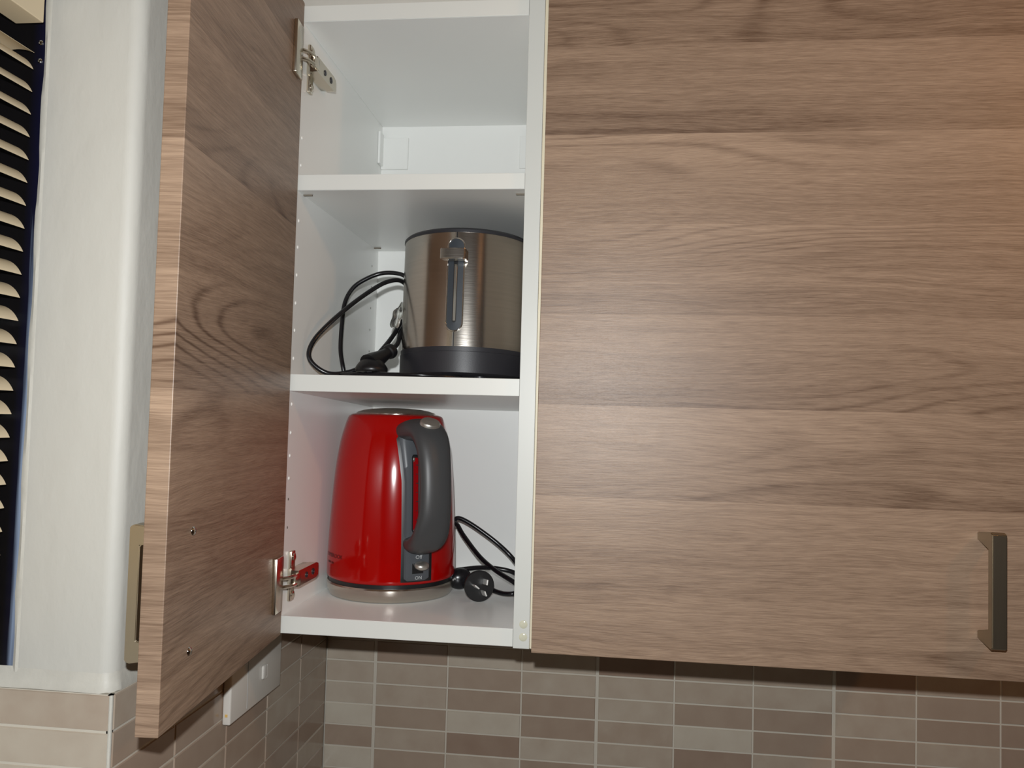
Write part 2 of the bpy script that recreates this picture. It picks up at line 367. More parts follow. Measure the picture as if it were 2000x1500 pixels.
# venetian blind, its slats run along the window wall
blind = thing('venetian_blind', 'cream venetian blind with tilted narrow slats in the dark window at far left', 'blind', (-0.415, -0.21, 0.0))
bm = B(); bx(bm, -0.0245 + 0.017, 0.0185, -1.05, 0.0, 0.5635, 0.5925, 0.0008); 
hr = obj('headrail', bm, M['blind'], blind)
hr.data.transform(Matrix.Translation((-0.0, 0, 0)))
tips = [(0.5234 + 0.0145, -0.4055, 'flat')] + [(0.5234 - 0.0197 * k, None, 'tilt') for k in range(0, 27)]
for k, (z, xx, kind) in enumerate(tips):
    if z < 0.012: break
    xt = -0.4040 - 0.0065 * max(0, (0.44 - z) / 0.32) ** 1.6 + 0.415
    tilt = math.radians(6) if kind == 'flat' else math.radians(33)
    if kind == 'flat': z += 0.0
    pts = []
    n = 10; Wd = 0.0245; sag = 0.0036
    for i in range(n + 1):
        s = i / n * Wd; h = sag * 4 * (i / n) * (1 - i / n)
        if kind == 'flat': h *= 0.6
        pts.append((-(s * math.cos(tilt)) + h * math.sin(tilt), s * math.sin(tilt) + h * math.cos(tilt)))
    bm = B(); th_ = 0.0003
    low = [(a, b - th_) for a, b in pts]
    prism(bm, [(xt + a, z + b) for a, b in pts] + [(xt + a, z + b) for a, b in low[::-1]], -1.04, 0.0, 'y')
    obj('slat', bm, M['blind'], blind, smooth=True)

# ------------------------------------------------------------------ wall switch
sw = thing('wall_switch', 'white double power point switch plate on tiled side wall behind open door', 'switch', (XC, 0.082, -0.068))
bm = B(); bx(bm, 0.0002, 0.0095, -0.0790, 0.0570, -0.0345, 0.0345, 0.002, 3); obj('face_plate', bm, M['switch'], sw, smooth=True)
bm = B(); bx(bm, 0.0093, 0.0098, -0.0385, -0.0375, -0.0300, 0.0300); obj('plate_seam', bm, M['print'], sw)
for yy in (0.004,):
    bm = B(); bx(bm, 0.0094, 0.0125, yy - 0.006, yy + 0.006, -0.010, 0.006, 0.0025, 4); obj('rocker', bm, M['switch'], sw, smooth=True)
bm = B(); bx(bm, 0.0035, 0.0065, -0.0794, -0.0788, -0.0255, -0.0225, 0.0002); obj('indicator', bm, M['amber'], sw)

# ------------------------------------------------------------------ open cabinet
TH = 0.0183; D = 0.321; H = 0.683
cab = thing('wall_cabinet', 'open white narrow wall cabinet with shelves holding toaster and red kettle', 'cabinet', (0, 0, 0))
def holes(bm_panel): pass
bm = B(); bx(bm, -0.268, -0.250, 0.0, D + 0.012, 0, H, 0.0004); sp = obj('side_panel', bm, M['white'], cab)
bm = B(); bx(bm, 0.0, 0.0170, 0.0, D + 0.012, -0.0013, H, 0.0004); dv = obj('side_panel', bm, M['white'], cab)
bm = B(); bx(bm, -0.250, -0.0002, 0.0, D, 0.0, TH, 0.0005); obj('bottom_panel', bm, M['white'], cab)
bm = B(); bx(bm, -0.250, -0.0002, 0.0, D, 0.6651, H, 0.0005); obj('top_panel', bm, M['white'], cab)
bm = B(); bx(bm, -0.250, -0.0002, D, D + 0.003, 0.0, H); obj('back_panel', bm, M['white'], cab)
bm = B(); bx(bm, -0.250, -0.0002, 0.0008, D - 0.001, 0.4778, 0.4949, 0.0005); obj('shelf', bm, M['white'], cab)
SL = math.atan(0.0128 / 0.321)
bm = B(); bx(bm, -0.250, -0.0002, 0.0, D - 0.001, 0.0, 0.0183, 0.0005)
sh = obj('shelf', bm, M['white'], cab); sh.location = (0, 0.0008, 0.2585); sh.rotation_euler = (-SL, 0, 0)
bm = B(); bx(bm, -0.2498, -0.0003, -0.0006, 0.0006, 0.0004, 0.0180, 0.0003); obj('edge_strip', bm, M['white_edge'], cab)
bm = B(); bx(bm, -0.2498, -0.0003, -0.0006, 0.0006, 0.6653, 0.6828, 0.0003); obj('edge_strip', bm, M['white_edge'], cab)
bm = B(); bx(bm, -0.2498, -0.0003, 0.0001, 0.0009, 0.4780, 0.4947, 0.0003); obj('edge_strip', bm, M['white_edge'], cab)
bm = B(); bx(bm, -0.2498, -0.0003, 0.0001, 0.0009, 0.2587, 0.2766, 0.0003); obj('edge_strip', bm, M['white_edge'], cab)
bm = B(); bx(bm, 0.0001, 0.0169, -0.0006, 0.0006, -0.0012, 0.6829, 0.0003); obj('edge_strip', bm, M['dimmed_edge'], cab)
# shelf-pin holes, drilled in two rows
def disc(bm, x, y, z, r, n=14):
    vs = [bm.verts.new((x, y + r * math.cos(2 * PI * i / n), z + r * math.sin(2 * PI * i / n))) for i in range(n)]
    f = bm.faces.new(vs); bmesh.ops.inset_region(bm, faces=[f], thickness=r * 0.45, depth=-0.0001)
for z in [0.5386, 0.508, 0.4461, 0.4168, 0.386, 0.355, 0.3251, 0.2943, 0.2443, 0.2133, 0.1883, 0.1638]:
    bm = B(); lathe(bm, [(0.0020, 0), (0.0019, 0.0004), (0.0012, 0.0009), (0.0003, 0.0011)], 16); obj('hole_plug', bm, M['plughole'], cab, smooth=True, xf=Matrix.Translation((-0.25, 0.009, z)) @ Matrix.Rotation(PI / 2, 4, 'Y'))
for y, z in [(0.0090, 0.1412), (0.0090, 0.1106)] + [(0.2905, z) for z in (0.508, 0.45, 0.4195, 0.3888, 0.3574, 0.3262, 0.2951, 0.2133, 0.182, 0.15)]:
    bm = B(); disc(bm, -0.2498, y, z, 0.0015); obj('pin_hole', bm, M['hole'], cab)
# hanging-bracket covers in the upper back corners
for nm, (xa, xb) in (('bracket_cover', (-0.2498, -0.2090)), ('bracket_cover', (-0.0425, -0.0004))):
    bm = B(); bx(bm, xa, xb, 0.3165, D, 0.600, 0.6475, 0.0007)
    bx(bm, *((-0.2498, -0.2462) if xa < -0.2 else (-0.004, -0.0004)), 0.2985, 0.3165, 0.604, 0.6515, 0.0007); obj(nm, bm, M['white'], cab)
# shelf pins under the upper shelf
for x, y in ((-0.244, 0.018), (-0.244, 0.295), (-0.006, 0.018)):
    bm = B(); bx(bm, -0.0052, 0.0052, -0.0012, 0.0012, -0.0016, 0, 0.0004); o = obj('shelf_pin', bm, M['hole'], cab); o.location = (x, y, 0.4778)
# door bumper dots on the divider front edge
bm = B()
for z in (0.0235, 0.0105):
    m2 = Matrix.Translation((0.0105, 0.0, z)) @ Matrix.Rotation(PI / 2, 4, 'X')
    b2 = B(); lathe(b2, [(0.0045, 0), (0.0043, 0.0006), (0.003, 0.0012), (0.001, 0.0014)], 24); b2.transform(m2)
    t_ = bpy.data.meshes.new('t'); b2.to_mesh(t_); b2.free(); bm.from_mesh(t_); bpy.data.meshes.remove(t_)
bx(bm, 0.0045, 0.0160, -0.0003, 0, 0.0045, 0.0310)
obj('bumper_pad', bm, M['dot'], cab, smooth=True)

# ---- the open door.  local frame: X along its width from the hinge, Y = outer face (+), Z up
ang = math.atan2(-0.2767, 0.0235)
def panel_handle(parent, x, z0, z1, sign, ym):
    """square D handle: two posts on the face at y = ym, bar 0.03 out; sign gives the outward direction"""
    bm = B(); o = 0.030 * sign; t = 0.0085
    hw = 0.0065
    outline = [(ym, z1), (ym, z1 - 0.0075), (ym + o - t * sign * 1.0, z1 - 0.0075 - 0.006), (ym + o - t * sign, z0 + 0.0075 + 0.006),
               (ym, z0 + 0.0075), (ym, z0), (ym + o * 0.9, z0 - 0.004), (ym + o, z0 - 0.002), (ym + o, z1 + 0.001), (ym + o * 0.88, z1 + 0.0028)]
    prism(bm, outline, x - hw, x + hw, 'x')
    bmesh.ops.recalc_face_normals(bm, faces=bm.faces)
    bmesh.ops.bevel(bm, geom=[e for e in bm.edges], offset=0.0007, segments=2, affect='EDGES')
    return obj('handle', bm, M['handle'], parent, smooth=True)
DL = 0.2777; DT = 0.0172
dr = B(); bx(dr, 0, DL, 0, DT, 0.0002, 0.6830, 0.0006)
door = obj('cabinet_door', dr, M['wood_open'], cab)
door.location = (-0.2465, -0.0066, 0)
# X axis -> (0.0235,-0.2767); outward (+Y local) must point to -X world
door.rotation_euler = (0, 0, ang)
# local +Y = rotate(+Y by ang): (-sin, cos) = (0.996, 0.085) -> points inwards, so mirror the thickness
door.data.transform(Matrix.Scale(-1, 4, (0, 1, 0))); door.data.flip_normals()
door['label'] = 'open door with oak grain, seen from its inner side'
panel_handle(door, 0.232, 0.0435, 0.1430, -1, -DT)
for u, z in ((0.2329, 0.1413), (0.2309, 0.0484)):
    bm = B(); lathe(bm, [(0.0036, 0), (0.0034, 0.0008), (0.0024, 0.0017), (0.0010, 0.0021), (0.0008, 0.0012)], 24)
    obj('screw', bm, M['chrome'], door, smooth=True, xf=Matrix.Translation((u, 0, z)) @ Matrix.Rotation(-PI / 2, 4, 'X'))
# ---- hinges: cup flange on the door, arm on a mounting plate on the side panel (world coordinates via the door inverse)
mw = Matrix.Translation(door.location) @ Matrix.Rotation(ang, 4, 'Z'); inv = mw.inverted()
def hinge(zc):
    bm = B()
    # flange plate standing a little off the door face
    bx(bm, 0.0125, 0.0345, 0.0002, 0.0045, zc - 0.0285, zc + 0.0285, 0.0012)
    h = obj('hinge', bm, M['hinge'], door, smooth=True)
    # links between cup and arm (gold-tinted steel straps), world space then into the door's frame
    bm = B()
    for dz in (-0.0045, 0.0045):
        tube(bm, [Vector((-0.2445, -0.022, zc + dz)), Vector((-0.2370, -0.014, zc + dz)), Vector((-0.2345, -0.004, zc + dz)), Vector((-0.2360, 0.006, zc + dz)), Vector((-0.2380, 0.016, zc + dz))], 0.0020, 8)
    bx(bm, -0.2385, -0.2335, -0.004, 0.012, zc - 0.0062, zc + 0.0062, 0.0006)
    o = obj('hinge_link', bm, M['hinge'], door, smooth=True, xf=inv)
    # arm: long U channel
    bm = B()
    prism(bm, [(0.006, zc - 0.0085), (0.060, zc - 0.0085), (0.067, zc - 0.0065), (0.067, zc + 0.0065), (0.060, zc + 0.0085), (0.006, zc + 0.0085)], -0.2425, -0.2340, 'x')
    arm = obj('hinge_arm', bm, M['hinge'], door, xf=inv)
    # adjusting screws on the arm (dark slots)
    for yy, r0 in ((0.030, 0.0032), (0.050, 0.0036)):
        bm = B(); lathe(bm, [(r0, 0), (r0, 0.0007), (r0 * 0.5, 0.0009), (r0 * 0.4, 0.0001)], 20)
        bm.transform(Matrix.Translation((-0.2341, yy, zc)) @ Matrix.Rotation(PI / 2, 4, 'Y'))
        obj('adjusting_screw', bm, M['char'], door, smooth=True, xf=inv)
    # mounting plate with wings fixed to the side panel
    bm = B(); bx(bm, -0.2498, -0.2400, 0.014, 0.060, zc - 0.0080, zc + 0.0080, 0.0006)
    out = []
    for sgn in (1, -1):
        bx(bm, -0.2498, -0.2462, 0.0155, 0.0265, *sorted((zc + sgn * 0.006, zc + sgn * 0.0270)), 0.0009)
        b2 = B(); lathe(b2, [(0.0042, 0), (0.0040, 0.0014), (0.002, 0.0022)], 20)
        b2.transform(Matrix.Translation((-0.2463, 0.021, zc + sgn * 0.0205)) @ Matrix.Rotation(PI / 2, 4, 'Y'))
        t_ = bpy.data.meshes.new('t'); b2.to_mesh(t_); b2.free(); bm.from_mesh(t_); bpy.data.meshes.remove(t_)
    obj('mounting_plate', bm, M['hinge'], door, smooth=True, xf=inv)
hinge(0.6205); hinge(0.0570)

# ------------------------------------------------------------------ closed cabinet to the right
c2 = thing('wall_cabinet', 'closed wide wall cabinet with oak grain door and metal bar handle at right', 'cabinet', (0, 0, 0))
bm = B(); bx(bm, 0.01725, 0.0350, 0.0, D + 0.012, -0.001, H, 0.0004); s2 = obj('side_panel', bm, M['cream_edge'], c2)
bm = B(); bx(bm, 0.4830, 0.5000, 0.0, D + 0.012, -0.001, H, 0.0004); obj('side_panel', bm, M['white'], c2)
bm = B(); bx(bm, 0.0350, 0.4830, 0.0, D, 0.0, TH); obj('bottom_panel', bm, M['white'], c2)
bm = B(); bx(bm, 0.0350, 0.4830, 0.0, D, 0.6651, H); obj('top_panel', bm, M['white'], c2)
bm = B(); bx(bm, 0.0350, 0.4830, D, D + 0.003, 0.0, H); obj('back_panel', bm, M['white'], c2)
bm = B(); bx(bm, 0, 0.4810, -0.0180, 0, 0.0007, 0.6830, 0.0006)
for v in bm.verts:
    if v.co.x < 0.01: v.co.x += 0.0014 * (v.co.z / 0.683)
d2 = obj('cabinet_door', bm, M['wood'], c2); d2.location = (0.0207, -0.0020, 0.0); d2['label'] = 'closed door with horizontal oak grain'
panel_handle(d2, 0.4290, 0.0395, 0.1395, -1, -0.018)
for x in ((0.430),):
    pass

# ------------------------------------------------------------------ red kettle
KX, KY, KZ = -0.1700, 0.1500, TH
ket = thing('electric_kettle', 'red enamel electric kettle with grey handle standing on the bottom shelf', 'kettle', (KX, KY, KZ))
PROF = [(0.0768, 0.0215), (0.0783, 0.0235), (0.0785, 0.030), (0.0781, 0.048), (0.0771, 0.075), (0.0756, 0.102), (0.0738, 0.130), (0.0712, 0.158),
        (0.0672, 0.184), (0.0624, 0.203), (0.0600, 0.2105), (0.0582, 0.2145), (0.0560, 0.2165), (0.0520, 0.2178), (0.0480, 0.2182)]
pc = catmull([(r, 0, z) for r, z in PROF], 4); prof = [(p.x, p.z) for p in pc]
def krad(z):
    for (r0, z0), (r1, z1) in zip(prof, prof[1:]):
        if z0 <= z <= z1: return r0 + (r1 - r0) * (z - z0) / max(1e-9, z1 - z0)
    return prof[0][0] if z < prof[0][1] else prof[-1][0]
bm = B(); lathe(bm, prof, 128); obj('body', bm, M['red'], ket, smooth=True)
bm = B(); lathe(bm, [(0.0700, 0.0), (0.0745, 0.0010), (0.0765, 0.0050), (0.0778, 0.0100), (0.0782, 0.0150), (0.0770, 0.0168)], 128)
obj('power_base', bm, M['steel'], ket, smooth=True)
bm = B(); lathe(bm, [(0.0758, 0.0160), (0.0758, 0.0222)], 96); obj('base_gasket', bm, M['black'], ket, smooth=True)
bm = B(); lathe(bm, [(0.0490, 0.2178), (0.0492, 0.2192), (0.0470, 0.2205), (0.040, 0.2228), (0.030, 0.2245), (0.015, 0.2256), (0.002, 0.2259)], 96)
obj('lid', bm, M['steel'], ket, smooth=True)
# spout at the side away from the handle
AZ = math.radians(36.8)            # handle direction measured from -Y towards +X
def kp(phi, R, z): return Vector((math.sin(phi) * R, -math.cos(phi) * R, z))
bm = B()
for k in range(5):
    pass
vs = []
for i in range(7):
    a = (i - 3) / 3 * 0.34; row_ = []
    for j, z in enumerate((0.165, 0.180, 0.195, 0.208, 0.2145)):
        bulge = (1 - abs(i - 3) / 3) * (j / 4) * 0.016 + 0.0006
        row_.append(bm.verts.new(kp(AZ + PI + a, krad(z) + bulge, z)))
    vs.append(row_)
for a, b in zip(vs, vs[1:]):
    for j in range(4): bm.faces.new((a[j], b[j], b[j + 1], a[j + 1]))
obj('spout', bm, M['red'], ket, smooth=True)
def on_body(bm, w_of_z, z0, z1, off, nz=40, nu=10, rnd_=None, zc=None, az=AZ):
    """patch lying on the body; half width from w_of_z(z) metres; raised by off with rolled edges"""
    rows = []
    for i in range(nz + 1):
        z = z0 + (z1 - z0) * i / nz; hw = w_of_z(z); R = krad(z); row = []
        for j in range(nu + 1):
            t = -1 + 2 * j / nu; edge = 0.0 if (j in (0, nu) or i in (0, nz)) else 1.0
            row.append(bm.verts.new(kp(az + t * hw / R, R + 0.0001 + off * edge, z)))
        rows.append(row)
    for a, b in zip(rows, rows[1:]):
        for j in range(nu): bm.faces.new((a[j], a[j + 1], b[j + 1], b[j]))
def pw(z):
    w_ = 0.0165 + max(0, (z - 0.14)) * 0.10
    for zt, s in ((0.026, 1), (0.206, -1)):
        d = (z - zt) * s
        rr_ = 0.004 if s > 0 else 0.018
        if d < rr_: d = max(d, 0); w_ *= 0.72 + 0.28 * math.sqrt(max(0, 1 - (1 - d / rr_) ** 2)) if s > 0 else 0.25 + 0.75 * math.sqrt(max(0, 1 - (1 - d / rr_) ** 2))
    return w_
bm = B(); on_body(bm, pw, 0.0260, 0.2060, 0.0022, 60, 12); obj('side_panel', bm, M['panel'], ket, smooth=True)
bm = B(); on_body(bm, lambda z: 0.0195 + max(0, (z - 0.14)) * 0.10 if z < 0.19 else max(0.004, 0.0195 + 0.005 - (z - 0.19) * 0.9), 0.0248, 0.2075, 0.0006, 50, 8)
obj('panel_rim', bm, M['black'], ket, smooth=True)
# water window
AZW = AZ - 0.055
def raised(o): return o
bm = B(); on_body(bm, az=AZW, w_of_z=lambda z: 0.0046 * math.sqrt(max(0.02, min(1, (z - 0.0795) / 0.005, (0.1735 - z) / 0.005))), z0=0.080, z1=0.173, off=0.0034, nz=40, nu=8); obj('window_bezel', bm, M['black'], ket, smooth=True)
bm = B(); on_body(bm, az=AZW, w_of_z=lambda z: 0.0036 * math.sqrt(max(0.02, min(1, (z - 0.0815) / 0.004, (0.1705 - z) / 0.004))), z0=0.082, z1=0.170, off=0.0042, nz=40, nu=8)
ww = obj('water_window', bm, M['window_red'], ket, smooth=True)
bm = B()
for k in range(7):
    z = 0.096 + k * 0.0105; R = krad(z) + 0.0046
    a0 = AZW + 0.0002; w2 = 0.0030 / R if k % 2 == 0 else 0.0018 / R
    q = [kp(a0, R, z), kp(a0 + w2, R, z), kp(a0 + w2, R - 0.0001, z + 0.0011), kp(a0, R - 0.0001, z + 0.0011)]
    bm.faces.new([bm.verts.new(p) for p in q])
obj('level_mark', bm, M['mark'], ww, kind='stuff')
for (t, z) in ((-0.0014, 0.0845), (0.0012, 0.0838), (-0.0022, 0.166)):
    bm = B(); bmesh.ops.create_uvsphere(bm, u_segments=10, v_segments=8, radius=0.0013)
    bm.transform(Matrix.Translation(kp(AZW + t / 0.077, krad(z) + 0.0042, z)) @ Matrix.Scale(2.2 if z > 0.1 else 1, 4, (0, 0, 1)))
    obj('window_pin', bm, M['chrome'], ww, smooth=True)
# handle: wide flattened tube in the radial plane
def handle_mesh():
    path = [(0.050, 0.1960, .0235, .0110), (0.062, 0.1990, .0235, .0125), (0.079, 0.2010, .0225, .0128), (0.095, 0.1985, .0212, .0120), (0.1090, 0.1880, .0204, .0112),
            (0.1170, 0.1700, .0190, .0105), (0.1210, 0.1480, .0184, .0102), (0.1222, 0.1250, .0184, .0102), (0.1206, 0.1050, .0188, .0104), (0.1150, 0.0885, .0204, .0108),
            (0.1050, 0.0762, .0206, .0112), (0.0920, 0.0700, .0202, .0106), (0.0800, 0.0692, .0185, .0094), (0.0720, 0.0700, .0165, .0084)]
    P = catmull([(a, 0, b) for a, b, _, _ in path], 6)
    Wd = catmull([(c, d, 0) for _, _, c, d in path], 6)
    bm = B(); rings = []; n = 28
    er = Vector((math.sin(AZ), -math.cos(AZ), 0)); et = Vector((math.cos(AZ), math.sin(AZ), 0)); ez = Vector((0, 0, 1))
    for i, p in enumerate(P):
        t = (P[min(i + 1, len(P) - 1)] - P[max(i - 1, 0)]).normalized(); nrm = Vector((-t.z, 0, t.x))
        ring = []
        for j in range(n):
            a = 2 * PI * j / n; ca, sa = math.cos(a), math.sin(a); e = 0.8
            cu = math.copysign(abs(ca) ** e, ca) * Wd[i].x; cn = math.copysign(abs(sa) ** e, sa) * Wd[i].y
            q = p + nrm * cn
            ring.append(bm.verts.new(er * q.x + et * cu + ez * q.z))
        rings.append(ring)
    for a, b in zip(rings, rings[1:]):
        for j in range(n): bm.faces.new((a[j], a[(j + 1) % n], b[(j + 1) % n], b[j]))
    bm.faces.new(rings[0]); bm.faces.new(rings[-1][::-1])
    return bm
hd = obj('handle', handle_mesh(), M['grey'], ket, smooth=True)
bm = B(); lathe(bm, [(0.0105, -0.004), (0.0105, 0.0015), (0.0095, 0.0032), (0.006, 0.0040), (0.001, 0.0042)], 40)
tiltm = Matrix.Translation(kp(AZ, 0.1020, 0.2080)) @ Matrix.Rotation(AZ - PI / 2, 4, 'Z') @ Matrix.Rotation(math.radians(30), 4, 'Y') @ Matrix.Scale(1.15, 4, (0, 1, 0))
obj('lid_button', bm, M['button'], hd, smooth=True, xf=tiltm, label='silver lid release button on the handle')
# switch
bm = B(); on_body(bm, lambda z: 0.0095, 0.0335, 0.0478, 0.0026, 10, 6); obj('switch_recess', bm, M['black'], ket, smooth=True)
bm = B(); bmesh.ops.create_uvsphere(bm, u_segments=32, v_segments=20, radius=1)
bm.transform(Matrix.Translation(kp(AZ + 0.04, krad(0.043) + 0.0055, 0.0440)) @ Matrix.Rotation(AZ, 4, 'Z') @ Matrix.Rotation(0.25, 4, 'X') @ Matrix.Diagonal((0.0088, 0.0075, 0.0050, 1)))
obj('switch', bm, M['button'], ket, smooth=True, label='silver on off lever')
def wrap_text(s, size, phi_c, zc, mname, name, off, dz=0.0, squeeze=1.0):
    bm = text_mesh(s, size)
    bmesh.ops.subdivide_edges(bm, edges=bm.edges, cuts=1)
    for v in bm.verts:
        z = zc + v.co.y; R = krad(z) + off; v.co = kp(phi_c + v.co.x * squeeze / R, R, z)
    return obj(name, bm, M[mname], ket)
wrap_text('Off', 0.0062, AZ + 0.01, 0.0535, 'print', 'switch_lettering', 0.0027)
wrap_text('ON', 0.0056, AZ + 0.01, 0.0298, 'print', 'switch_lettering', 0.0027)
wrap_text('KAMBROOK', 0.0068, -math.radians(47), 0.0490, 'mark', 'brand_lettering', 0.0003, squeeze=1.1)
bm = B()
for k, wl in enumerate((0.0018, 0.003, 0.0012, 0.0026, 0.0014)):
    a = -math.radians(58) + k * 0.052; z = 0.0395; R = krad(z) + 0.0003
    bm.faces.new([bm.verts.new(p) for p in (kp(a, R, z), kp(a + wl / R, R, z), kp(a + wl / R, R, z + 0.0024), kp(a, R, z + 0.0024))])
obj('small_print', bm, M['mark'], ket, kind='stuff')
def W2L(pts, o): return [Vector(p) - Vector(o) for p in pts]
# kettle cord
def cord(bm, pts, o, r=0.0030, k=8): tube(bm, catmull(W2L(pts, o), k), r, 12)
ko = (KX, KY, KZ)
bm = B()
cord(bm, [(-0.1150, 0.262, 0.040), (-0.1126, 0.25, 0.0782), (-0.1103, 0.25, 0.0935), (-0.1068, 0.25, 0.0978), (-0.0983, 0.25, 0.0961), (-0.0805, 0.25, 0.0865), (-0.0519, 0.25, 0.0671), (-0.0300, 0.25, 0.0475),
          (-0.0140, 0.235, 0.030), (-0.0080, 0.20, 0.0230), (-0.0120, 0.172, 0.0270), (-0.0210, 0.170, 0.0330), (-0.0466, 0.19, 0.0426), (-0.0698, 0.21, 0.0557), (-0.0943, 0.23, 0.0783), (-0.1048, 0.238, 0.0909), (-0.1116, 0.246, 0.0880), (-0.1160, 0.256, 0.060)], ko)
cord(bm, [(-0.1020, 0.190, 0.0300), (-0.0938, 0.182, 0.0400), (-0.0828, 0.18, 0.0430), (-0.0631, 0.19, 0.0440), (-0.0446, 0.2, 0.0420), (-0.0226, 0.2, 0.0378), (-0.0070, 0.185, 0.0300), (-0.0075, 0.150, 0.0260),
          (-0.0145, 0.13, 0.0262), (-0.0268, 0.135, 0.0245), (-0.0400, 0.142, 0.0260), (-0.0500, 0.138, 0.0320)], ko)
kc = obj('power_cord', bm, M['cord'], ket, smooth=True)
bm = B(); bmesh.ops.create_uvsphere(bm, u_segments=20, v_segments=14, radius=1)
bm.transform(Matrix.Translation(Vector((-0.0875, 0.172, 0.0325)) - Vector(ko)) @ Matrix.Rotation(0.4, 4, 'Z') @ Matrix.Diagonal((0.016, 0.011, 0.0135, 1)))
obj('cord_knot', bm, M['cord'], kc, smooth=True)
def plug(parent, o, pos, axis, up):
    """three-pin plug: axis = direction the pins point"""
    z = Vector(axis).normalized(); x = Vector(up).cross(z).normalized(); y = z.cross(x)
    Mx = Matrix((x, y, z)).transposed().to_4x4(); Mx = Matrix.Translation(Vector(pos) - Vector(o)) @ Mx
    bm = B(); lathe(bm, [(0.006, -0.0200), (0.0085, -0.0190), (0.0120, -0.0120), (0.0168, -0.0070), (0.0182, -0.0035), (0.0182, -0.0008), (0.0172, 0.0)], 48)
    pl = obj('plug', bm, M['black'], parent, smooth=True, xf=Mx)
    for (px, py, rot) in ((-0.0066, 0.0030, math.radians(30)), (0.0066, 0.0030, -math.radians(30)), (0, -0.0080, PI / 2)):
        bm = B(); bx(bm, -0.0008, 0.0008, -0.0031, 0.0031, -0.001, 0.0150, 0.0003)
        if rot == PI / 2: bm.transform(Matrix.Rotation(PI / 2, 4, 'Z') @ Matrix.Rotation(PI / 2, 4, 'Z'))
        bm.transform(Matrix.Translation((px, py, 0)) @ Matrix.Rotation(rot if rot != PI / 2 else 0, 4, 'Z'))
        obj('prong', bm, M['pin'], pl, xf=Mx)
    return pl
plug(ket, ko, (-0.0530, 0.1130, 0.0366), (0.42, -0.88, 0.10), (-0.35, -0.1, 0.93))

# ------------------------------------------------------------------ toaster
TX, TY, TZ = -0.0800, 0.0415, 0.2752
to = (TX, TY, TZ)
toa = thing('toaster', 'round-ended brushed steel toaster with dark base on the middle shelf', 'toaster', to, (-SL, 0, 0))
def stadium(r, yc, back, n=48, rc=0.03):
    """plan outline: semicircular front of radius r centred at (0,yc), straight sides, rounded back"""
    pts = []
    for i in range(n + 1):
        a = PI + PI * i / n; pts.append((r * math.cos(a), yc + r * math.sin(a)))
    for i in range(9):
        a = i / 8 * PI / 2; pts.append((r - rc + rc * math.cos(a), back - rc + rc * math.sin(a)))
    for i in range(9):
        a = PI / 2 + i / 8 * PI / 2; pts.append((-r + rc + rc * math.cos(a), back - rc + rc * math.sin(a)))
    return pts
def loft(bm, secs, cap0=True, cap1=True):
    rings = [[bm.verts.new((x, y, z)) for x, y in pts] for pts, z in secs]
    n = len(rings[0])
    for a, b in zip(rings, rings[1:]):
        for i in range(n): bm.faces.new((a[i], a[(i + 1) % n], b[(i + 1) % n], b[i]))
    if cap0: bm.faces.new(rings[0][::-1])
    if cap1: bm.faces.new(rings[-1])
R0 = 0.0765; YC = 0.0765; BK = 0.262
bm = B(); loft(bm, [(stadium(R0, YC, BK), 0.0385), (stadium(R0, YC, BK), 0.1685)]); obj('shell', bm, M['steel'], toa, smooth=True)
bm = B(); loft(bm, [(stadium(R0 - 0.004, YC, BK - 0.004), 0.0065), (stadium(R0 + 0.0006, YC, BK), 0.0095), (stadium(R0 + 0.0008, YC, BK), 0.0330), (stadium(R0 + 0.0002, YC, BK), 0.0335), (stadium(R0 + 0.0002, YC, BK), 0.0385)])
obj('base', bm, M['char'], toa, smooth=True)
bm = B(); loft(bm, [(stadium(R0 + 0.0006, YC, BK), 0.1680), (stadium(R0 + 0.0006, YC, BK), 0.1710), (stadium(R0 - 0.002, YC, BK), 0.1735), (stadium(R0 - 0.010, YC, BK - 0.008, rc=0.025), 0.1752)])
lid = obj('top_cover', bm, M['char'], toa, smooth=True)
for sx in (-0.027, 0.027):
    bm = B(); bx(bm, sx - 0.016, sx + 0.016, 0.055, 0.215, 0.1748, 0.1758, 0.0006); obj('bread_slot', bm, M['black'], toa)
for x, y in ((-0.045, 0.035), (0.028, 0.020), (-0.045, 0.23), (0.045, 0.23)):
    bm = B(); lathe(bm, [(0.006, 0.0), (0.0065, 0.001), (0.0065, 0.0075)], 24, (x, y, 0)); obj('foot', bm, M['char'], toa, smooth=True)
def front(x, out):   # y of the curved front at local x
    return YC - math.sqrt(max(1e-9, (R0 + out) ** 2 - x * x))
def capsule(hw, z0, z1, n=14):
    pts = []
    for i in range(n + 1):
        a = PI + PI * i / n; pts.append((hw * math.cos(a), z0 + hw + hw * math.sin(a)))
    for i in range(n + 1):
        a = PI * i / n; pts.append((hw * math.cos(a), z1 - hw + hw * math.sin(a)))
    return pts
def ring_prism(bm, outer, inner, o0, o1):
    """frame between two outlines standing on the curved front from offset o0 to o1"""
    n = len(outer)
    A = [bm.verts.new((x, front(x, o1), z)) for x, z in outer]; Bi = [bm.verts.new((x, front(x, o1), z)) for x, z in inner]
    C = [bm.verts.new((x, front(x, o0), z)) for x, z in outer]; Dd = [bm.verts.new((x, front(x, o0), z)) for x, z in inner]
    for i in range(n):
        j = (i + 1) % n
        bm.faces.new((A[i], A[j], Bi[j], Bi[i])); bm.faces.new((C[i], C[j], A[j], A[i])); bm.faces.new((Bi[i], Bi[j], Dd[j], Dd[i]))
def cap_face(bm, pts, off):
    f = bm.faces.new([bm.verts.new((x, front(x, off), z)) for x, z in pts]); bmesh.ops.triangulate(bm, faces=[f])
ZL0, ZL1 = 0.0560, 0.1600
bm = B(); rimp = [Vector((x, front(x, 0.0009), z)) for x, z in capsule(0.0093, ZL0 - 0.0006, ZL1 + 0.0006)]
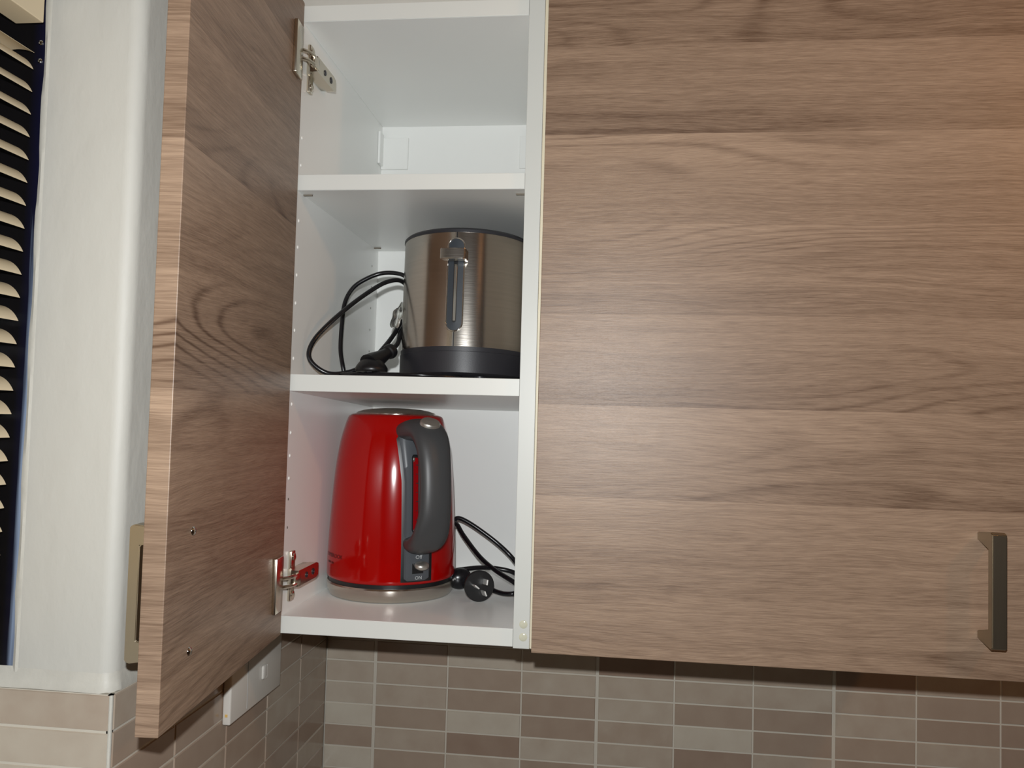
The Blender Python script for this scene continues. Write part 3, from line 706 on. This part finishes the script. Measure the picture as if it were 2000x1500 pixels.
tube(bm, rimp + [rimp[0], rimp[1]], 0.0009, 10); obj('slot_trim', bm, M['chrome'], toa, smooth=True)
bm = B(); ring_prism(bm, capsule(0.0085, ZL0, ZL1), capsule(0.0024, ZL0 + 0.009, ZL1 - 0.012), 0.0002, 0.0009); sg = obj('lever_guide', bm, M['slot'], toa, smooth=True)
bm = B(); cap_face(bm, capsule(0.0026, ZL0 + 0.0088, ZL1 - 0.011), 0.0003); obj('lever_channel', bm, M['black'], toa)
bm = B(); bx(bm, -0.0016, 0.0016, front(0, 0.0007) - 0.0001, front(0, 0.0007) + 0.001, ZL0 + 0.011, ZL0 + 0.075, 0.0002); obj('lever_rail', bm, M['chrome'], toa)
# lever knob, a bright bent plate
bm = B()
prism(bm, [(-0.0135, front(0, 0) - 0.0195), (0.0105, front(0, 0) - 0.0195), (0.0135, front(0, 0) - 0.0180), (0.0140, front(0, 0) - 0.0030), (0.0120, front(0, 0) - 0.0030), (0.0115, front(0, 0) - 0.0080), (-0.0115, front(0, 0) - 0.0080), (-0.0125, front(0, 0) - 0.0080), (-0.0150, front(0, 0) - 0.0180)], 0.1330, 0.1450, 'z')
bx(bm, -0.0022, 0.0022, front(0, 0) - 0.009, front(0, 0) + 0.002, 0.1350, 0.1430)
bmesh.ops.bevel(bm, geom=[e for e in bm.edges], offset=0.0006, segments=2, affect='EDGES')
obj('lever_knob', bm, M['steel'], toa, smooth=True, label='bright steel lever knob')
# seam in the shell above and below the lever slot
for za, zb in ((0.0385, ZL0 - 0.0016), (ZL1 + 0.0016, 0.1680)):
    bm = B(); bx(bm, -0.0005, 0.0007, front(0, 0.0002), front(0, 0) + 0.001, za, zb); obj('shell_seam', bm, M['black'], toa)
    bm = B(); bx(bm, -0.0015, -0.0005, front(0, 0.0004), front(0, 0) + 0.001, za, zb); obj('seam_edge', bm, M['chrome'], toa)
# cord (built in world coordinates, brought into the tilted frame)
ti = (Matrix.Translation(to) @ Matrix.Rotation(-SL, 4, 'X')).inverted()
bm = B()
def wc(pts, r=0.0027): tube(bm, catmull(pts, 8), r, 12)
wc([(-0.1540, 0.200, 0.380), (-0.1560, 0.175, 0.3950), (-0.1619, 0.15, 0.4083), (-0.1753, 0.15, 0.4141), (-0.1952, 0.15, 0.414), (-0.2134, 0.145, 0.4058), (-0.228, 0.14, 0.3938), (-0.2363, 0.135, 0.3749), (-0.2376, 0.13, 0.3485), (-0.2367, 0.125, 0.3162), (-0.2317, 0.12, 0.2956), (-0.2276, 0.12, 0.2810),
    (-0.2200, 0.115, 0.2775), (-0.2084, 0.11, 0.2860), (-0.1909, 0.11, 0.3019), (-0.1772, 0.12, 0.3217), (-0.1657, 0.125, 0.3394), (-0.1590, 0.15, 0.3560), (-0.1600, 0.180, 0.365)])
wc([(-0.1590, 0.185, 0.370), (-0.1580, 0.160, 0.3850), (-0.1590, 0.14, 0.3960), (-0.1655, 0.122, 0.4005), (-0.1801, 0.11, 0.3949), (-0.1974, 0.095, 0.3792), (-0.2123, 0.075, 0.3603), (-0.2263, 0.055, 0.3396), (-0.2383, 0.04, 0.319), (-0.2429, 0.035, 0.3022), (-0.2372, 0.035, 0.2900), (-0.222, 0.04, 0.2805), (-0.2063, 0.05, 0.2815), (-0.1898, 0.06, 0.2890), (-0.175, 0.08, 0.3071), (-0.1657, 0.1, 0.3274), (-0.1605, 0.118, 0.3477), (-0.1600, 0.15, 0.3680), (-0.1600, 0.18, 0.375)])
wc([(-0.1594, 0.083, 0.3120), (-0.1560, 0.094, 0.3215), (-0.1585, 0.115, 0.3379), (-0.1600, 0.15, 0.3560), (-0.1605, 0.175, 0.362)])
wc([(-0.2150, 0.050, 0.2795), (-0.1900, 0.036, 0.2796), (-0.1569, 0.030, 0.2798), (-0.1361, 0.026, 0.2798), (-0.1148, 0.022, 0.2798), (-0.0911, 0.030, 0.2792), (-0.070, 0.045, 0.2785)], 0.0024)
tcd = obj('power_cord', bm, M['cord'], toa, smooth=True, xf=ti)
# plug lying face down on the shelf, its neck up
bm = B(); c_ = (-0.1735, 0.047, 0.2835)
lathe(bm, [(0.0175, 0.0), (0.0182, 0.0010), (0.0182, 0.0040), (0.0165, 0.0070), (0.0135, 0.0110), (0.0085, 0.0150), (0.002, 0.0165)], 48, c_)
for px_, py_ in ((-0.006, 0.004), (0.006, 0.004), (0, -0.007)): bx(bm, c_[0] + px_ - 0.0028, c_[0] + px_ + 0.0028, c_[1] + py_ - 0.0008, c_[1] + py_ + 0.0008, 0.2754, 0.2840)
a = Vector((-0.1765, 0.042, 0.2900)); b = Vector((-0.1590, 0.083, 0.3120)); d_ = b - a
tube(bm, [a + d_ * t for t in (0.05, 0.25, 0.45, 0.66, 0.78, 0.80, 0.86, 0.92, 0.97, 1.04)], 0.01, 20, [0.0125, 0.0110, 0.0088, 0.0070, 0.0064, 0.0082, 0.0090, 0.0088, 0.0076, 0.0030])
obj('plug', bm, M['black'], tcd, smooth=True, xf=ti)
# clear plastic twist around the folded cord
bm = B(); bmesh.ops.create_icosphere(bm, subdivisions=4, radius=1)
rw = random.Random(5)
for v in bm.verts:
    c = v.co.normalized(); v.co *= 1 + 0.16 * math.sin(c.x * 5 + c.z * 3) * math.cos(c.y * 4) + 0.12 * math.sin(c.z * 7)
bm.transform(Matrix.Translation((-0.1585, 0.098, 0.3535)) @ Matrix.Rotation(0.35, 4, 'Y') @ Matrix.Diagonal((0.0060, 0.0050, 0.0150, 1)))
obj('plastic_wrap', bm, M['wrap'], tcd, smooth=True, xf=ti)
